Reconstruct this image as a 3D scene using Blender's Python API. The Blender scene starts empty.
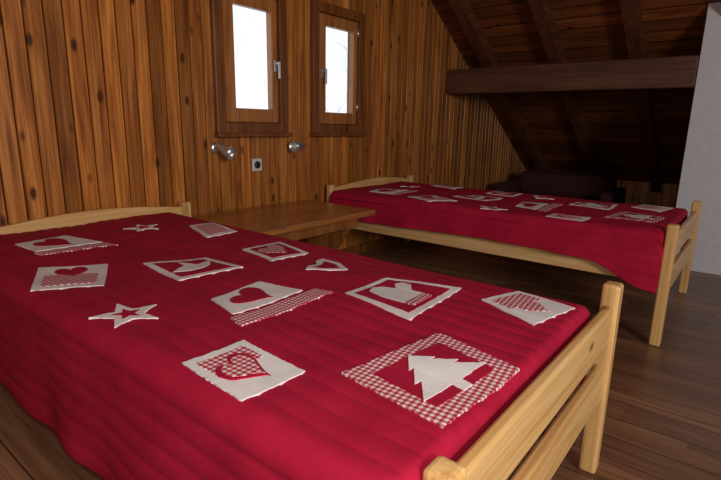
import bpy, bmesh, math, random
from mathutils import Vector, Matrix, noise
random.seed(7)
S=bpy.context.scene
COL=S.collection
try:
    S.view_settings.view_transform='Standard'
except Exception: pass

# ---------------------------------------------------------------- materials
def nmat(name):
    m=bpy.data.materials.new(name); m.use_nodes=True
    nt=m.node_tree; b=nt.nodes['Principled BSDF']
    return m,nt,b
def N(nt,t,**kw):
    n=nt.nodes.new(t)
    for k,v in kw.items(): setattr(n,k,v)
    return n
def math_(nt,op,a,b=None,c=None):
    n=N(nt,'ShaderNodeMath',operation=op)
    for i,x in enumerate((a,b,c)):
        if x is None: continue
        if isinstance(x,(int,float)): n.inputs[i].default_value=x
        else: nt.links.new(x,n.inputs[i])
    return n.outputs[0]
def mixc(nt,f,a,b,mode='MIX'):
    n=N(nt,'ShaderNodeMix',data_type='RGBA',blend_type=mode)
    if isinstance(f,(int,float)): n.inputs[0].default_value=f
    else: nt.links.new(f,n.inputs[0])
    for i,x in ((6,a),(7,b)):
        if isinstance(x,tuple): n.inputs[i].default_value=(*x,1)
        else: nt.links.new(x,n.inputs[i])
    return n.outputs[2]
def ramp(nt,f,stops):
    r=N(nt,'ShaderNodeValToRGB'); e=r.color_ramp.elements
    while len(e)<len(stops): e.new(.5)
    for i,(p,c) in enumerate(stops):
        e[i].position=p; e[i].color=(*c,1)
    nt.links.new(f,r.inputs[0]); return r.outputs[0]
def simple(name,col,rough=.5,metal=0,nscale=60,var=.15,bump=.0):
    m,nt,b=nmat(name)
    tc=N(nt,'ShaderNodeTexCoord'); no=N(nt,'ShaderNodeTexNoise'); no.inputs['Scale'].default_value=nscale
    nt.links.new(tc.outputs['Object'],no.inputs['Vector'])
    c=ramp(nt,no.outputs[0],[(.3,tuple(x*(1-var) for x in col)),(.7,tuple(min(1,x*(1+var)) for x in col))])
    nt.links.new(c,b.inputs['Base Color'])
    b.inputs['Roughness'].default_value=rough; b.inputs['Metallic'].default_value=metal
    if bump:
        bp=N(nt,'ShaderNodeBump'); bp.inputs['Strength'].default_value=bump; bp.inputs['Distance'].default_value=.004
        nt.links.new(no.outputs[0],bp.inputs['Height']); nt.links.new(bp.outputs[0],b.inputs['Normal'])
    return m
def wood(name,dark,mid,light,grain='Z',bw=None,baxis='X',rough=.4,knots=True,varr=.35,ends=None,gap=None,coat=0.0,gapk=.15,kp=.45,fine=0,kn=(.07,.17)):
    """procedural timber; grain axis, optional board width along baxis for per-board tone"""
    m,nt,b=nmat(name); L=nt.links
    tc=N(nt,'ShaderNodeTexCoord'); sp=N(nt,'ShaderNodeSeparateXYZ'); L.new(tc.outputs['Object'],sp.inputs[0])
    ax={'X':sp.outputs[0],'Y':sp.outputs[1],'Z':sp.outputs[2]}
    if bw:
        t=math_(nt,'DIVIDE',ax[baxis],bw); idx=math_(nt,'FLOOR',t)
        if ends:
            w0=N(nt,'ShaderNodeTexWhiteNoise',noise_dimensions='1D'); L.new(idx,w0.inputs['W'])
            e=math_(nt,'FLOOR',math_(nt,'ADD',math_(nt,'DIVIDE',ax[grain],ends),math_(nt,'MULTIPLY',w0.outputs[0],3.7)))
            idx2=math_(nt,'ADD',idx,math_(nt,'MULTIPLY',e,17.3))
        else: idx2=idx
        w=N(nt,'ShaderNodeTexWhiteNoise',noise_dimensions='1D'); L.new(idx2,w.inputs['W']); rnd=w.outputs[0]
    else: rnd=None
    scale=[22,22,22]; scale['XYZ'.index(grain)]=1.3
    mp=N(nt,'ShaderNodeMapping'); mp.inputs['Scale'].default_value=scale; L.new(tc.outputs['Object'],mp.inputs[0])
    vec=mp.outputs[0]
    if rnd:
        cb=N(nt,'ShaderNodeCombineXYZ')
        for i in range(3): L.new(math_(nt,'MULTIPLY',rnd,37.0),cb.inputs[i])
        va=N(nt,'ShaderNodeVectorMath',operation='ADD'); L.new(vec,va.inputs[0]); L.new(cb.outputs[0],va.inputs[1]); vec=va.outputs[0]
    n1=N(nt,'ShaderNodeTexNoise'); n1.inputs['Scale'].default_value=1.0; n1.inputs['Detail'].default_value=5; n1.inputs['Distortion'].default_value=1.2
    L.new(vec,n1.inputs['Vector'])
    col=ramp(nt,n1.outputs[0],[(.28,dark),(.5,mid),(.74,light)])
    if fine:
        s3=[130,130,130]; s3['XYZ'.index(grain)]=3.0
        m3=N(nt,'ShaderNodeMapping'); m3.inputs['Scale'].default_value=s3; L.new(tc.outputs['Object'],m3.inputs[0])
        n3=N(nt,'ShaderNodeTexNoise'); n3.inputs['Scale'].default_value=1; n3.inputs['Detail'].default_value=3; L.new(m3.outputs[0],n3.inputs['Vector'])
        g3=ramp(nt,n3.outputs[0],[(.38,(1-fine,1-fine*1.05,1-fine*1.1)),(.6,(1,1,1))])
        col=mixc(nt,1.0,col,g3,'MULTIPLY')
    if rnd:
        f=math_(nt,'ADD',math_(nt,'MULTIPLY',rnd,varr*2),1-varr)
        hs=N(nt,'ShaderNodeHueSaturation'); L.new(col,hs.inputs['Color']); L.new(f,hs.inputs['Value'])
        col=hs.outputs[0]
    if knots:
        s2=[11,11,11]; s2['XYZ'.index(grain)]=5.0
        m2=N(nt,'ShaderNodeMapping'); m2.inputs['Scale'].default_value=s2; L.new(tc.outputs['Object'],m2.inputs[0])
        vo=N(nt,'ShaderNodeTexVoronoi'); vo.inputs['Scale'].default_value=1; L.new(m2.outputs[0],vo.inputs['Vector'])
        k=ramp(nt,vo.outputs['Distance'],[(kn[0],(1,1,1)),(kn[1],(0,0,0))])
        wc=N(nt,'ShaderNodeSeparateColor'); L.new(vo.outputs['Color'],wc.inputs[0])
        on=math_(nt,'LESS_THAN',wc.outputs[0],kp)
        kk=math_(nt,'MULTIPLY',on,k)
        col=mixc(nt,kk,col,tuple(x*.3 for x in dark))
    if gap:
        fr=math_(nt,'FRACT',math_(nt,'ADD',math_(nt,'DIVIDE',ax[baxis],bw),gap/2))
        g=math_(nt,'LESS_THAN',fr,gap)
        col=mixc(nt,g,col,tuple(x*gapk for x in dark))
    L.new(col,b.inputs['Base Color']); b.inputs['Roughness'].default_value=rough
    if coat:
        b.inputs['Coat Weight'].default_value=coat; b.inputs['Coat Roughness'].default_value=.25
    bp=N(nt,'ShaderNodeBump'); bp.inputs['Strength'].default_value=.25; bp.inputs['Distance'].default_value=.003
    L.new(n1.outputs[0],bp.inputs['Height']); L.new(bp.outputs[0],b.inputs['Normal'])
    return m
BW=.076
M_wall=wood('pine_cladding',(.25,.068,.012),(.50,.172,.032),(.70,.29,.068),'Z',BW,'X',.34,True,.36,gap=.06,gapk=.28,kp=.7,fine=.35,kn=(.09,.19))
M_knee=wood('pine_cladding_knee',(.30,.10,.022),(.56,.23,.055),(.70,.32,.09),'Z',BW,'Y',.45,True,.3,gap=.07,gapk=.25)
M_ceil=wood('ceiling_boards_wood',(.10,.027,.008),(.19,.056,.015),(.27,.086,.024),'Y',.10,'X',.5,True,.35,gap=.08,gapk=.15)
M_beam=wood('dark_beam_wood',(.045,.015,.008),(.09,.030,.013),(.14,.05,.022),'Y',rough=.6,knots=False)
M_raft=wood('dark_rafter_wood',(.06,.017,.006),(.11,.033,.012),(.16,.052,.018),'X',rough=.6,knots=False)
M_floor=wood('floor_planks',(.14,.062,.030),(.24,.112,.057),(.33,.165,.088),'Y',.13,'X',.36,False,.3,ends=1.1,gap=.03,coat=.12,gapk=.2,fine=.25)
M_pineY=wood('bed_pine_y',(.52,.28,.10),(.70,.43,.18),(.80,.54,.26),'Y',rough=.35,knots=True,fine=.15)
M_pineX=wood('bed_pine_x',(.54,.28,.09),(.72,.43,.16),(.82,.54,.24),'X',rough=.35,knots=True,fine=.15)
M_pineZ=wood('bed_pine_z',(.54,.28,.09),(.72,.43,.16),(.82,.54,.24),'Z',rough=.35,knots=False,fine=.15)
M_table=wood('table_wood',(.24,.075,.016),(.38,.13,.032),(.48,.19,.05),'X',.14,'Y',.28,True,.15,coat=.4,fine=.2)
M_tleg=wood('table_leg_wood',(.14,.04,.01),(.24,.08,.02),(.32,.12,.03),'Z',rough=.4,knots=False)
M_case=wood('window_casing_wood',(.10,.030,.008),(.18,.058,.015),(.25,.09,.025),'Z',rough=.4,knots=False)
M_sash=wood('window_sash_wood',(.24,.075,.018),(.38,.14,.036),(.48,.2,.055),'Z',rough=.35,knots=False)
M_plast=simple('white_plaster',(.64,.64,.69),.85,nscale=25,var=.05,bump=.3)
M_plast2=simple('warm_plaster',(.50,.44,.38),.85,nscale=25,var=.05)
M_chrome=simple('brushed_steel',(.70,.70,.72),.3,.85,var=.05)
M_bulb=simple('lamp_reflector',(.85,.85,.85),.15,.3,var=.02)
M_plastic=simple('socket_plastic',(.62,.62,.60),.35,var=.03)
M_black=simple('dark_plastic',(.02,.02,.02),.5,var=.1)
M_mat=simple('mattress_fabric',(.32,.27,.24),.9,var=.1)
M_sofa=simple('maroon_upholstery',(.055,.007,.010),.9,nscale=30,var=.2,bump=.2)
M_bark_haze=simple('bark_haze_tint',(.42,.46,.52),.9,var=.2)  # pale blue-grey: outdoor haze is mixed into the bark colour
M_snow=simple('outside_snow',(.8,.85,.9),.9,nscale=2,var=.05)
M_glass=bpy.data.materials.new('window_glass'); M_glass.use_nodes=True
nt=M_glass.node_tree; nt.nodes.clear()
o=N(nt,'ShaderNodeOutputMaterial'); mx=N(nt,'ShaderNodeMixShader'); tr=N(nt,'ShaderNodeBsdfTransparent'); gl=N(nt,'ShaderNodeBsdfGlossy'); gl.inputs['Roughness'].default_value=.02
mx.inputs[0].default_value=.05
nt.links.new(tr.outputs[0],mx.inputs[1]); nt.links.new(gl.outputs[0],mx.inputs[2]); nt.links.new(mx.outputs[0],o.inputs[0])
def cloth(name,c1,c2,rib=True):
    m,nt,b=nmat(name); L=nt.links
    tc=N(nt,'ShaderNodeTexCoord')
    n=N(nt,'ShaderNodeTexNoise'); n.inputs['Scale'].default_value=9; n.inputs['Detail'].default_value=4; L.new(tc.outputs['Object'],n.inputs['Vector'])
    L.new(ramp(nt,n.outputs[0],[(.3,c1),(.7,c2)]),b.inputs['Base Color'])
    n2=N(nt,'ShaderNodeTexNoise'); n2.inputs['Scale'].default_value=260; L.new(tc.outputs['Object'],n2.inputs['Vector'])
    bp=N(nt,'ShaderNodeBump'); bp.inputs['Strength'].default_value=.35; bp.inputs['Distance'].default_value=.002
    L.new(n2.outputs[0],bp.inputs['Height'])
    L.new(bp.outputs[0],b.inputs['Normal'])
    b.inputs['Roughness'].default_value=.85
    b.inputs['Specular IOR Level'].default_value=.2
    return m
M_red=cloth('red_quilt_cloth',(.33,.004,.028),(.43,.008,.040))
M_white=cloth('white_fleece',(.72,.68,.68),(.88,.85,.85))
def gingham():
    m,nt,b=nmat('gingham_cloth'); L=nt.links
    tc=N(nt,'ShaderNodeTexCoord'); sp=N(nt,'ShaderNodeSeparateXYZ'); L.new(tc.outputs['Object'],sp.inputs[0])
    u=math_(nt,'ADD',math_(nt,'MULTIPLY',sp.outputs[0],1.0),math_(nt,'MULTIPLY',sp.outputs[1],.12))
    v=math_(nt,'SUBTRACT',sp.outputs[1],math_(nt,'MULTIPLY',sp.outputs[0],.12))
    def sq(x): return math_(nt,'LESS_THAN',math_(nt,'FRACT',math_(nt,'DIVIDE',x,.0125)),.5)
    s=math_(nt,'MULTIPLY',math_(nt,'ADD',sq(u),sq(v)),.5)
    r=N(nt,'ShaderNodeValToRGB'); r.color_ramp.interpolation='CONSTANT'
    e=r.color_ramp.elements; e[0].position=0; e[0].color=(.8,.75,.75,1); e[1].position=.3; e[1].color=(.62,.17,.2,1)
    x=e.new(.8); x.color=(.38,.01,.03,1)
    L.new(s,r.inputs[0]); L.new(r.outputs[0],b.inputs['Base Color']); b.inputs['Roughness'].default_value=.9
    return m
M_ging=gingham()

# ---------------------------------------------------------------- mesh helpers
def mkobj(name,verts,faces,mats,parent=None,mi=None,smooth=False,bevel=0,seg=2):
    me=bpy.data.meshes.new(name); me.from_pydata([tuple(v) for v in verts],[],faces)
    for m in (mats if isinstance(mats,list) else [mats]): me.materials.append(m)
    if mi: 
        for p,i in zip(me.polygons,mi): p.material_index=i
    bm=bmesh.new(); bm.from_mesh(me); bmesh.ops.recalc_face_normals(bm,faces=bm.faces); bm.to_mesh(me); bm.free()
    if smooth:
        for p in me.polygons: p.use_smooth=True
    ob=bpy.data.objects.new(name,me); COL.objects.link(ob)
    if parent: ob.parent=parent
    if bevel:
        b=ob.modifiers.new('bev','BEVEL'); b.width=bevel; b.segments=seg; b.limit_method='ANGLE'
    return ob
def boxvf(x0,x1,y0,y1,z0,z1):
    v=[(x0,y0,z0),(x1,y0,z0),(x1,y1,z0),(x0,y1,z0),(x0,y0,z1),(x1,y0,z1),(x1,y1,z1),(x0,y1,z1)]
    f=[(0,3,2,1),(4,5,6,7),(0,1,5,4),(1,2,6,5),(2,3,7,6),(3,0,4,7)]
    return v,f
def box(name,x0,x1,y0,y1,z0,z1,mat,parent=None,bevel=.004):
    v,f=boxvf(x0,x1,y0,y1,z0,z1); return mkobj(name,v,f,mat,parent,bevel=bevel)
def boxes(name,L,mat,parent=None,bevel=0):
    V=[];F=[]
    for b in L:
        v,f=boxvf(*b); o=len(V); V+=v; F+=[tuple(i+o for i in q) for q in f]
    return mkobj(name,V,F,mat,parent,bevel=bevel)
def prism(name,poly,axis,a0,a1,mat,parent=None,bevel=0):
    def P(p,a):
        return {'X':(a,p[0],p[1]),'Y':(p[0],a,p[1]),'Z':(p[0],p[1],a)}[axis]
    n=len(poly); V=[P(p,a0) for p in poly]+[P(p,a1) for p in poly]
    F=[tuple(range(n)),tuple(range(2*n-1,n-1,-1))]+[(i,(i+1)%n,n+(i+1)%n,n+i) for i in range(n)]
    return mkobj(name,V,F,mat,parent,bevel=bevel)
def lathe(name,prof,mat,mtx,parent=None,n=28):
    V=[];F=[]
    for r,z in prof:
        for i in range(n):
            a=2*math.pi*i/n; V.append(mtx@Vector((r*math.cos(a),r*math.sin(a),z)))
    for j in range(len(prof)-1):
        for i in range(n):
            F.append((j*n+i,j*n+(i+1)%n,(j+1)*n+(i+1)%n,(j+1)*n+i))
    return mkobj(name,V,F,mat,parent,smooth=True)
def empty(name,loc=(0,0,0)):
    e=bpy.data.objects.new(name,None); COL.objects.link(e); e.empty_display_size=.1; return e
def aim(p,d):
    d=Vector(d).normalized(); q=Vector((0,0,1)).rotation_difference(d); return Matrix.Translation(p)@q.to_matrix().to_4x4()

# ---------------------------------------------------------------- room
YW=2.425; XL=-2.6; YS=-3.0; XK=6.65; ZC=2.62
def ceil(x): return min(ZC,1+3.473-.61*x)
XR=(1+3.473-ZC)/.61
WIN=[(1.755,2.230,.972,1.754),(2.517,3.003,.972,1.754)]
V=[];F=[]
def quad(a,b,c,d):
    o=len(V); V.extend([a,b,c,d]); F.append((o,o+1,o+2,o+3))
def boardseg(x0,x1,z0,z1a,z1b,c0,c1):
    g=.005; d=.009; y=YW; yb=YW+d
    xa=x0+(g if c0 else 0); xb=x1-(g if c1 else 0)
    lerp=lambda x:z1a+(z1b-z1a)*(x-x0)/(x1-x0)
    quad((xa,y,z0),(xb,y,z0),(xb,y,lerp(xb)),(xa,y,lerp(xa)))
    if c0: quad((x0,yb,z0),(xa,y,z0),(xa,y,lerp(xa)),(x0,yb,z1a))
    if c1: quad((xb,y,z0),(x1,yb,z0),(x1,yb,z1b),(xb,y,lerp(xb)))
i0=math.floor(XL/BW); i1=math.ceil(XK/BW)
for i in range(i0,i1):
    xs=[i*BW,(i+1)*BW]
    for w in WIN:
        for e in w[:2]:
            if xs[0]+1e-4<e<xs[-1]-1e-4: xs.append(e)
    xs.sort()
    for a,b in zip(xs[:-1],xs[1:]):
        mid=(a+b)/2; wn=[w for w in WIN if w[0]<mid<w[1]]
        c0=abs(a-i*BW)<1e-6; c1=abs(b-(i+1)*BW)<1e-6
        if wn:
            w=wn[0]; boardseg(a,b,0,w[2],w[2],c0,c1); boardseg(a,b,w[3],ceil(a)+.01,ceil(b)+.01,c0,c1)
        else: boardseg(a,b,0,ceil(a)+.01,ceil(b)+.01,c0,c1)
T0=YW+.009;T1=YW+.075
def bslab(x0,x1,z0,z1):
    v,f=boxvf(x0,x1,T0,T1,z0,z1); o=len(V); V.extend(v); F.extend([tuple(i+o for i in q) for q in f])
w1,w2=WIN
bslab(XL-.1,XK+.1,-.1,w1[2]); bslab(XL-.1,XK+.1,w1[3],2.8)
bslab(XL-.1,w1[0],w1[2],w1[3]); bslab(w1[1],w2[0],w1[2],w1[3]); bslab(w2[1],XK+.1,w1[2],w1[3])
me=bpy.data.meshes.new('wall_north'); me.from_pydata(V,[],F); me.materials.append(M_wall)
COL.objects.link(bpy.data.objects.new('wall_north',me))
box('floor',XL-.1,XK+.2,YS-.1,T1,-.1,0,M_floor,bevel=0)
box('wall_west',XL-.1,XL,YS,YW,0,ZC,M_plast2,bevel=0)
box('wall_south',XL-.1,XK+.1,YS-.1,YS,0,ZC,M_plast2,bevel=0)
box('wall_east',XK,XK+.1,YS,YW,0,ceil(XK)+.02,M_knee,bevel=0)
boxes('baseboard_north',[(XL,XK,YW-.014,YW,0,.07)],M_case,bevel=.003)
boxes('baseboard_east',[(XK-.014,XK,.5,YW-.02,0,.06)],M_case,bevel=.003)
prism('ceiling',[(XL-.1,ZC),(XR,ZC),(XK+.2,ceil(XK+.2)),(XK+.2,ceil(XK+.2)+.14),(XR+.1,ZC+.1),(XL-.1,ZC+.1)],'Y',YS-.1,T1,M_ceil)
prism('wall_partition',[(4.303,0),(4.40,0),(4.40,ceil(4.40)),(4.303,ceil(4.303))],'Y',YS,.444,M_plast)
for k,y in enumerate((2.146,1.52,.90,.28,-.34,-.96,-1.58,-2.2)):
    h=.12
    x0,x1=XR+.02,XK-.02
    if y<.5: x1=4.29
    prism('rafter' if k==0 else 'rafter.%03d'%k,[(x0,ceil(x0)-.004),(x1,ceil(x1)-.004),(x1,ceil(x1)-h),(x0,ceil(x0)-h)],'Y',y-.05,y+.05,M_raft)
box('tie_beam',4.303,4.47,.448,YW-.004,1.303,1.521,M_beam,bevel=.012)

# ---------------------------------------------------------------- windows
def window(name,xa,xb,hside):
    E=empty(name); za,zb=.942,1.784
    w=.062
    ya=YW-.032
    boxes('casing',[(xa,xa+w,ya,YW-.001,za,zb),(xb-w,xb,ya,YW-.001,za,zb)],M_case,E,.005)
    boxes('casing_rails',[(xa+w,xb-w,ya,YW-.001,za,za+w),(xa+w,xb-w,ya,YW-.001,zb-w,zb)],M_case,E,.005)
    box('sill',xa-.012,xb+.012,YW-.055,YW-.001,za-.02,za+.004,M_case,E,.006)
    i0,i1=xa+w-.03,xb-w+.03
    boxes('jamb',[(i0,i0+.045,YW+.031,YW+.072,za+.03,zb-.03),(i1-.045,i1,YW+.031,YW+.072,za+.03,zb-.03),
                  (i0+.045,i1-.045,YW+.031,YW+.072,za+.03,za+w+.012),(i0+.045,i1-.045,YW+.031,YW+.072,zb-w-.012,zb-.03)],M_case,E)
    s0,s1=xa+w+.002,xb-w-.002; sl,sr=(.084,.046) if hside>0 else (.082,.040); z0,z1=za+w+.002,zb-w-.002; sw=.074
    y0,y1=YW-.012,YW+.03
    boxes('sash',[(s0,s0+sl,y0,y1,z0,z1),(s1-sr,s1,y0,y1,z0,z1),(s0+sl,s1-sr,y0,y1,z0,z0+.080),(s0+sl,s1-sr,y0,y1,z1-sw,z1)],M_sash,E,.006)
    box('glass',s0+sl-.005,s1-sr+.005,YW+.012,YW+.016,z0+.07,z1-sw+.005,M_glass,E,0)
    hx=(s1-sr/2) if hside>0 else (s0+sl/2)
    zc=(z0+z1)/2-.02
    boxes('handle_plate',[(hx-.012,hx+.012,y0-.008,y0,zc-.035,zc+.035)],M_chrome,E,.004)
    lathe('handle_spindle',[(0,0),(.007,0),(.007,.035),(0,.035)],M_chrome,aim((hx,y0-.006,zc+.015),(0,-1,0)),E,16)
    boxes('handle_lever',[(hx-.008,hx+.008,y0-.044,y0-.032,zc-.075,zc+.025)],M_plastic,E,.005)
    hh=s0 if hside>0 else s1
    for k,z in enumerate((z0+.1,z1-.1)):
        lathe('hinge_%d'%k,[(0,0),(.007,0),(.007,.05),(0,.05)],M_chrome,aim((hh,y0-.004,z),(0,0,1)),E,12)
window('window_1',1.725,2.260,1)
window('window_2',2.487,3.033,-1)

# ---------------------------------------------------------------- beds
RP=.050
def ribf(v): return abs(math.sin(math.pi*v/RP))**.38-1
def hgt(x,y,seed,rk=1):
    p=Vector((x*2.2+seed,y*1.6,seed)); q=Vector((x*7+seed,y*4,3.1))
    k=.5+.5*max(0,min(1,.5+1.2*noise.noise(Vector((x*2.5,y*1.5,seed+9)))))
    return .010*noise.noise(p)+.006*noise.noise(q)+.0058*k*rk*ribf(x+.014*math.sin(y*3.1+seed))
def smooth01(t): t=max(0,min(1,t)); return t*t*(3-2*t)
def quilt(E,xn,xf_head,xf_foot,yf,yh,top,hem,seed,hemfun=None,farhem=.40):
    R=.045
    prof=[]
    nd=44
    for i in range(nd): prof.append(('n',i/nd))
    for i in range(10): prof.append(('nr',i/10*math.pi/2))
    nt_=190
    for i in range(nt_+1): prof.append(('t',i/nt_))
    for i in range(1,7): prof.append(('fr',i/6*math.pi/2))
    for i in range(1,8): prof.append(('f',i/7))
    tp=[]
    for i in range(6): tp.append(('e',1-i/6))
    for i in range(6): tp.append(('er',math.pi/2*(1-i/6)))
    ny=130
    for i in range(ny+1): tp.append(('m',i/ny))
    for i in range(1,7): tp.append(('hr',i/6*math.pi/2))
    for i in range(1,4): tp.append(('h',i/3))
    V=[]
    R2=.022
    for k,v in tp:
        if k=='e': y=yf; dz=-R2-.16*v
        elif k=='er': y=yf+R2-R2*math.sin(v); dz=-R2*(1-math.cos(v))
        elif k=='m': y=yf+R2+(yh-yf-2*R2)*v; dz=0
        elif k=='hr': y=yh-R2+R2*math.sin(v); dz=-R2*(1-math.cos(v))
        else: y=yh; dz=-R2-.08*v
        f=(y-yf)/(yh-yf); xf=xf_foot+(xf_head-xf_foot)*f
        hm=hemfun(y) if hemfun else hem
        for kk,u in prof:
            if kk=='n':
                z=hm+(top-R-hm)*u; low=1-u
                x=xn-.022*low+.012*low*noise.noise(Vector((y*5,seed+5,z*2)))
                x+=.006*low*math.sin(y*19+seed)
            elif kk=='nr': x=xn+R-R*math.cos(u); z=top-R+R*math.sin(u)
            elif kk=='t': x=xn+R+(xf-xn-2*R)*u; z=top
            elif kk=='fr': x=xf-R+R*math.sin(u); z=top-R+R*math.cos(u)
            else: x=xf+.004*math.sin(y*11); z=top-R-(top-R-farhem)*u
            hz=hgt(x,y,seed)*(1 if kk=='t' else .6 if kk in('nr','fr') else 0)
            zz=z+dz+hz
            if kk in('n','f'):
                rib=.005*ribf(z+.006*math.sin(y*3)); x-=rib*(1 if kk=='n' else -1)
            lo=hm if kk in('n','nr') else .30
            V.append((x,y,max(zz,lo)))
    n=len(prof); F=[]
    for j in range(len(tp)-1):
        for i in range(n-1):
            F.append((j*n+i,j*n+i+1,(j+1)*n+i+1,(j+1)*n+i))
    q=mkobj('quilt_cloth',V,F,M_red,E,smooth=True)
    s=q.modifiers.new('sol','SOLIDIFY'); s.thickness=.008; s.offset=-1
    return q

def resample(poly,step=.01):
    out=[]
    n=len(poly)
    for i in range(n):
        a=Vector(poly[i]); b=Vector(poly[(i+1)%n]); k=max(1,int((b-a).length/step))
        for j in range(k): out.append(a+(b-a)*j/k)
    return out
def heart(cx=.5,cy=.5,s=.3,rot=0):
    P=[]
    for i in range(40):
        t=2*math.pi*i/40
        x=16*math.sin(t)**3/17; y=(13*math.cos(t)-5*math.cos(2*t)-2*math.cos(3*t)-math.cos(4*t)+2.5)/17
        c,sn=math.cos(rot),math.sin(rot)
        P.append((cx+s*(c*x-sn*y),cy+s*(sn*x+c*y)))
    return P
def rect(a,b,c,d): return [(a,b),(c,b),(c,d),(a,d)]
def star(cx=.5,cy=.5,s=.5,k=.42,rot=.2):
    return [(cx+(s if i%2==0 else s*k)*math.sin(rot+i*math.pi/5),cy+(s if i%2==0 else s*k)*math.cos(rot+i*math.pi/5)) for i in range(10)]
TREE=[(.5,.93),(.66,.72),(.60,.72),(.78,.50),(.70,.50),(.92,.24),(.56,.24),(.56,.10),(.44,.10),(.44,.24),(.08,.24),(.30,.50),(.22,.50),(.40,.72),(.34,.72)]
TREE=[(.5+(x-.5)*.88,.5+(y-.52)*.80) for x,y in TREE]
MITT=[(.25,.2),(.62,.2),(.66,.45),(.82,.55),(.86,.68),(.76,.74),(.62,.64),(.58,.80),(.45,.88),(.30,.82),(.24,.6)]
BIRD=[(.12,.35),(.35,.30),(.6,.36),(.78,.5),(.9,.72),(.74,.66),(.62,.60),(.55,.74),(.46,.84),(.44,.62),(.3,.52)]
W,G,Rd=0,1,2
PATCH=[
 ([(.592,2.061),(.77,2.087),(.844,1.812),(.609,1.835)],[(rect(0,.28,1,1),W,0),(heart(.5,.62,.32,.4),Rd,1),(rect(-.05,.0,1.0,.22),G,0)]),
 ([(1.00,2.10),(1.12,2.10),(1.12,1.97),(1.00,1.97)],[(star(s=.62),W,0),(star(s=.27),Rd,1)]),
 ([(1.215,1.93),(1.325,1.91),(1.29,1.69),(1.14,1.69)],[(rect(0,0,1,1),W,0),(rect(.14,.12,.86,.88),G,1)]),
 ([(.544,1.709),(.707,1.598),(.591,1.374),(.45,1.495)],[(rect(0,0,1,1),W,0),(rect(.12,.12,.88,.60),G,1),(heart(.5,.68,.25,.2),Rd,2)]),
 ([(.775,1.505),(.966,1.445),(.967,1.242),(.751,1.264)],[(rect(0,0,1,1),W,0),(rect(.10,.10,.90,.90),Rd,1),(BIRD,W,2)]),
 ([(1.113,1.431),(1.282,1.413),(1.234,1.214),(1.068,1.219)],[(rect(0,0,1,1),W,0),(rect(.11,.11,.89,.89),Rd,1),(heart(.5,.5,.36,.3),G,2)]),
 ([(1.066,1.06),(1.208,1.122),(1.201,.95),(1.088,.978)],[([(0,1),(.25,1.08),(.5,.92),(.75,1.08),(1,1),(.95,.5),(.6,.02),(.45,.0),(.1,.5)],W,0),([(.17,.86),(.5,.76),(.83,.86),(.76,.5),(.53,.2),(.26,.5)],Rd,1)]),
 ([(.465,1.185),(.59,1.185),(.59,1.05),(.465,1.05)],[(star(s=.64),W,0),(star(s=.27),Rd,1)]),
 ([(.705,1.053),(.905,1.078),(.952,.855),(.65,.853)],[(rect(.05,.34,.95,1),W,0),(heart(.5,.66,.29,.5),Rd,1),(rect(0,0,1.05,.26),G,0)]),
 ([(.979,.825),(1.16,.822),(1.225,.605),(.94,.591)],[(rect(0,0,1,1),W,0),(rect(.09,.09,.91,.91),Rd,1),(MITT,W,2),(rect(.25,.15,.62,.27),G,3)]),
 ([(1.178,.522),(1.315,.475),(1.285,.315),(1.100,.355)],[(rect(0,0,1,1),W,0),(rect(.12,.5,.9,.88),G,1),(heart(.5,.34,.24,.2),G,1)]),
 ([(.469,.795),(.611,.793),(.603,.603),(.462,.609)],[(rect(0,0,1,1),W,0),(rect(.12,.55,.88,.88),G,1),(heart(.5,.45,.35,.4),Rd,2),(heart(.5,.45,.28,.4),G,3)]),
 ([(.645,.550),(.922,.502),(.875,.300),(.612,.318)],[(rect(0,0,1,1),G,0),(rect(.15,.17,.85,.83),Rd,1),(TREE,W,2)]),
]
def patches(E,dx,dy,top,seed,xlim=99):
    V=[];F=[];MI=[]
    for q,layers in PATCH:
        A,B,C,D=[Vector(p) for p in q]
        for poly,mi,lev in layers:
            pts=[]
            for u,v in poly:
                P=(A*(1-u)+B*u)*v+(D*(1-u)+C*u)*(1-v); pts.append(P)
            pts=resample(pts,.008)
            bm=bmesh.new(); vs=[]
            for i,p in enumerate(pts):
                j=.0024*noise.noise(Vector((p.x*120,p.y*120,lev)))
                vs.append(bm.verts.new((p.x+j+dx,p.y+j+dy,0)))
            es=[bm.edges.new((vs[i],vs[(i+1)%len(vs)])) for i in range(len(vs))]
            bmesh.ops.triangle_fill(bm,use_beauty=True,use_dissolve=False,edges=es)
            for _ in range(3):
                long=[e for e in bm.edges if e.calc_length()>.02]
                if long: bmesh.ops.subdivide_edges(bm,edges=long,cuts=1); bmesh.ops.triangulate(bm,faces=bm.faces[:])
            bnd=[e for e in bm.edges if e.is_boundary]
            for v in bm.verts:
                v.co.z=top+hgt(v.co.x,v.co.y,seed,.15)+.0022+.0014*lev
            r=bmesh.ops.extrude_edge_only(bm,edges=bnd)
            for g in r['geom']:
                if isinstance(g,bmesh.types.BMVert): g.co.z-=(.006 if lev==0 else .003)
            bm.verts.index_update(); o=len(V)
            V+= [v.co.copy() for v in bm.verts]
            for f in bm.faces: F.append(tuple(v.index+o for v in f.verts)); MI.append(mi)
            bm.free()
    return mkobj('quilt_patches',V,F,[M_white,M_ging,M_red],E,mi=MI,smooth=False)

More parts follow.
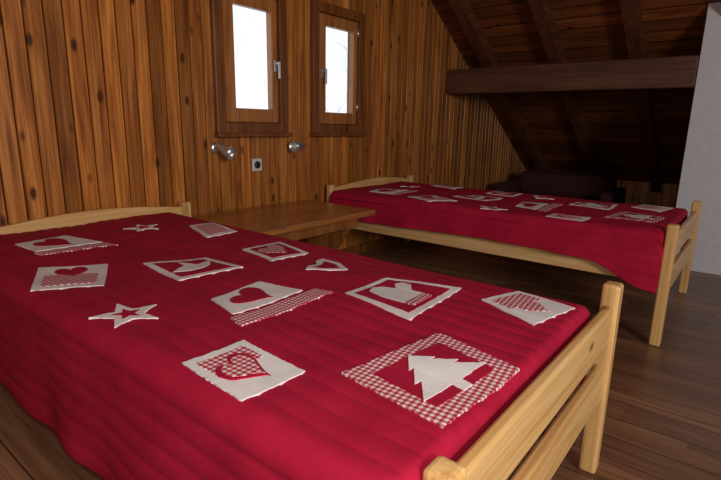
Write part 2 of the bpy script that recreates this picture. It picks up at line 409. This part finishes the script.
def bed(name,xa,xb,yf,yh,h0=.589):
    E=empty(name); p=.024; HT=.589
    k=0
    for x in (xa,xb):
        for y in (yf,yh):
            k+=1
            v,f=boxvf(x-p,x+p,y-p,y+p,0,h0 if k==1 else HT); mkobj('post_%d'%k,v,f,M_pineZ,E,bevel=.010,seg=3)
    box('foot_rail_upper',xa+p,xb-p,yf-.014,yf+.012,.415,.530,M_pineX,E,.007)
    box('foot_rail_lower',xa+p,xb-p,yf-.014,yf+.012,.245,.355,M_pineX,E,.007)
    n=24; poly=[(xa+p,.30)]+[(xb-p,.30)]
    for i in range(n+1):
        t=1-i/n; poly.append((xa+p+(xb-xa-2*p)*t,.565+.035*math.sin(math.pi*t)))
    prism('headboard',poly,'Y',yh-.012,yh+.012,M_pineX,E,.004)
    box('side_rail_near',xa-.012,xa+.014,yf+p,yh-p,.300,.385,M_pineY,E,.006)
    box('side_rail_far',xb-.014,xb+.012,yf+p,yh-p,.300,.385,M_pineY,E,.006)
    sl=[]
    m=14
    for i in range(m):
        y=yf+.1+(yh-yf-.2)*i/(m-1); sl.append((xa+.015,xb-.015,y-.03,y+.03,.315,.333))
    boxes('slats',sl,M_pineX,E)
    return E
B1=bed('bed',.530,1.468,.268,2.357,.557)
box('mattress',.53,1.27,.33,2.31,.336,.515,M_mat,B1,.03)
quilt(B1,.425,1.385,1.365,.292,2.335,.553,.20,1.0,farhem=.36)
patches(B1,0,0,.553,1.0)
B2=bed('bed.001',2.625,3.65,.268,2.357)
box('mattress',2.64,3.40,.33,2.31,.336,.515,M_mat,B2,.03)
quilt(B2,2.585,3.49,3.52,.296,2.335,.553,.38,4.0,hemfun=lambda y:.385-.10*smooth01((.62-y)/.3)-.01*math.sin(y*4),farhem=.36)
patches(B2,2.16,.05,.553,4.0)

# ---------------------------------------------------------------- low table
T=empty('side_table')
tx0,tx1,ty0,ty1=1.50,2.42,1.80,2.40
boxes('top',[(tx0,tx1,ty0,ty1,.465,.50)],M_table,T,.008)
boxes('apron',[(tx0+.10,tx1-.10,ty0+.06,ty0+.08,.40,.464),(tx0+.10,tx1-.10,ty1-.08,ty1-.06,.40,.464)],M_tleg,T,.003)
prof=[(.04,0),(.56,0),(.56,.045),(.48,.06),(.42,.10),(.39,.18),(.41,.26),(.47,.33),(.51,.38),(.52,.464),(.08,.464),(.09,.38),(.13,.33),(.19,.26),(.21,.18),(.18,.10),(.12,.06),(.04,.045)]
for k,x in enumerate((tx0+.12,tx1-.16)):
    prism('trestle_%d'%k,[(ty0+py,pz) for py,pz in prof],'X',x,x+.04,M_tleg,T,.006)
boxes('stretcher',[(tx0+.16,tx1-.16,(ty0+ty1)/2-.03,(ty0+ty1)/2+.03,.15,.18)],M_tleg,T,.005)

# ---------------------------------------------------------------- wall spot lamps, socket
def spot(name,x,z,d):
    E=empty(name)
    lathe('base',[(0,0),(.033,0),(.033,.008),(.026,.016),(0,.018)],M_chrome,aim((x,YW-.0005,z),(0,-1,0)),E)
    lathe('arm',[(0,0),(.007,0),(.007,.055),(0,.055)],M_chrome,aim((x,YW-.014,z),(0,-1,0)),E,14)
    c=Vector((x,YW-.072,z)); d=Vector(d).normalized()
    b=c-d*.045
    k=1.2
    lathe('shade',[(r*k,h*k) for r,h in [(0,0),(.012,0),(.017,.010),(.019,.035),(.027,.07),(.031,.092),(.028,.092),(.024,.072),(.014,.04),(0,.036)]],M_chrome,aim(b,d),E)
    lathe('bulb',[(r*k,h*k) for r,h in [(0,.038),(.012,.045),(.023,.080),(0,.084)]],M_bulb,aim(b,d),E)
spot('wall_lamp',1.72,.862,(.30,-.75,-.42))
spot('wall_lamp.001',2.32,.862,(-.97,-.10,.02))
K=empty('wall_socket')
boxes('plate',[(1.976,2.052,YW-.012,YW-.0005,.715,.791)],M_plastic,K,.006)
lathe('recess',[(.0,0),(.021,0),(.023,.002),(.0,.003)],M_black,aim((2.014,YW-.0115,.753),(0,-1,0)),K)

# ---------------------------------------------------------------- low sofa in the eaves
D=empty('low_sofa')
box('seat',5.15,5.85,1.16,2.16,.05,.30,M_sofa,D,.05)
box('back',5.60,5.86,1.16,2.16,.28,.53,M_sofa,D,.06)
box('arm_near',5.15,5.84,1.06,1.17,.05,.42,M_sofa,D,.04)
box('arm_far',5.15,5.84,2.15,2.26,.05,.42,M_sofa,D,.04)
boxes('feet',[(5.2,5.25,1.12,1.17,0,.06),(5.75,5.8,1.12,1.17,0,.06),(5.2,5.25,2.15,2.2,0,.06),(5.75,5.8,2.15,2.2,0,.06)],M_black,D)

# ---------------------------------------------------------------- outside
TV=[];TF=[]
def tube(a,b,ra,rb):
    d=(b-a).normalized(); q=Vector((0,0,1)).rotation_difference(d); o=len(TV); n=5
    for p,r in ((a,ra),(b,rb)):
        for i in range(n):
            t=2*math.pi*i/n; TV.append(p+q@Vector((r*math.cos(t),r*math.sin(t),0)))
    for i in range(n): TF.append((o+i,o+(i+1)%n,o+n+(i+1)%n,o+n+i))
def branch(p,d,l,r,dep):
    n=5; q=p.copy(); pts=[q.copy()]; dd=d.copy()
    for i in range(n):
        dd=(dd+Vector([random.uniform(-.18,.18) for _ in range(3)])).normalized(); q2=q+dd*l/n
        tube(q,q2,r*(1-.5*i/n),r*(1-.5*(i+1)/n)); q=q2; pts.append(q.copy())
    if dep>0:
        for k in range(4):
            i=random.randint(2,n); nd=(dd+Vector([random.uniform(-.9,.9),random.uniform(-.9,.9),random.uniform(-.2,.6)])).normalized()
            branch(pts[i],nd,l*.6,r*.5,dep-1)
branch(Vector((11.5,9.6,-2.5)),Vector((0,0,1)),3.0,.06,4)
mkobj('bare_tree',TV,TF,M_bark_haze)
box('ground_outside',-20,40,2.9,60,-2.7,-2.5,M_snow,bevel=0)

# ---------------------------------------------------------------- light
Wd=bpy.data.worlds.new('sky'); S.world=Wd; Wd.use_nodes=True
bg=Wd.node_tree.nodes['Background']; bg.inputs[0].default_value=(.88,.94,1,1); bg.inputs[1].default_value=1.25
def area(name,loc,tgt,size,e,col,sy=None):
    l=bpy.data.lights.new(name,'AREA'); l.energy=e; l.size=size; l.color=col
    if sy: l.shape='RECTANGLE'; l.size_y=sy
    o=bpy.data.objects.new(name,l); COL.objects.link(o); o.location=loc
    o.rotation_euler=(Vector(tgt)-Vector(loc)).to_track_quat('-Z','Y').to_euler(); return o
area('added_fill_south',(-.2,-2.7,1.7),(.8,1.2,.4),1.0,88,(1,.97,.94),.9)  # soft area fill added behind the camera; the south wall has no window
fl=bpy.data.lights.new('camera_flash','POINT'); fl.energy=28; fl.shadow_soft_size=.03; fl.color=(1,.95,.88)
fo=bpy.data.objects.new('camera_flash',fl); COL.objects.link(fo); fo.location=(-.03,-.04,1.09)

# ---------------------------------------------------------------- camera
yaw,pitch,roll=.670,.226,.019
Fh=Vector((math.cos(yaw),math.sin(yaw),0)); Rt=Vector((math.sin(yaw),-math.cos(yaw),0)); Z=Vector((0,0,1))
fw=Fh*math.cos(pitch)-Z*math.sin(pitch); up=Fh*math.sin(pitch)+Z*math.cos(pitch)
r2=Rt*math.cos(roll)+up*math.sin(roll); u2=-Rt*math.sin(roll)+up*math.cos(roll)
M=Matrix((r2,u2,-fw)).transposed().to_4x4(); M.translation=Vector((0,0,1))
c=bpy.data.cameras.new('camera'); c.sensor_fit='HORIZONTAL'; c.sensor_width=36; c.lens=36*497.9/721; c.clip_start=.02
co=bpy.data.objects.new('camera',c); COL.objects.link(co); co.matrix_world=M; S.camera=co
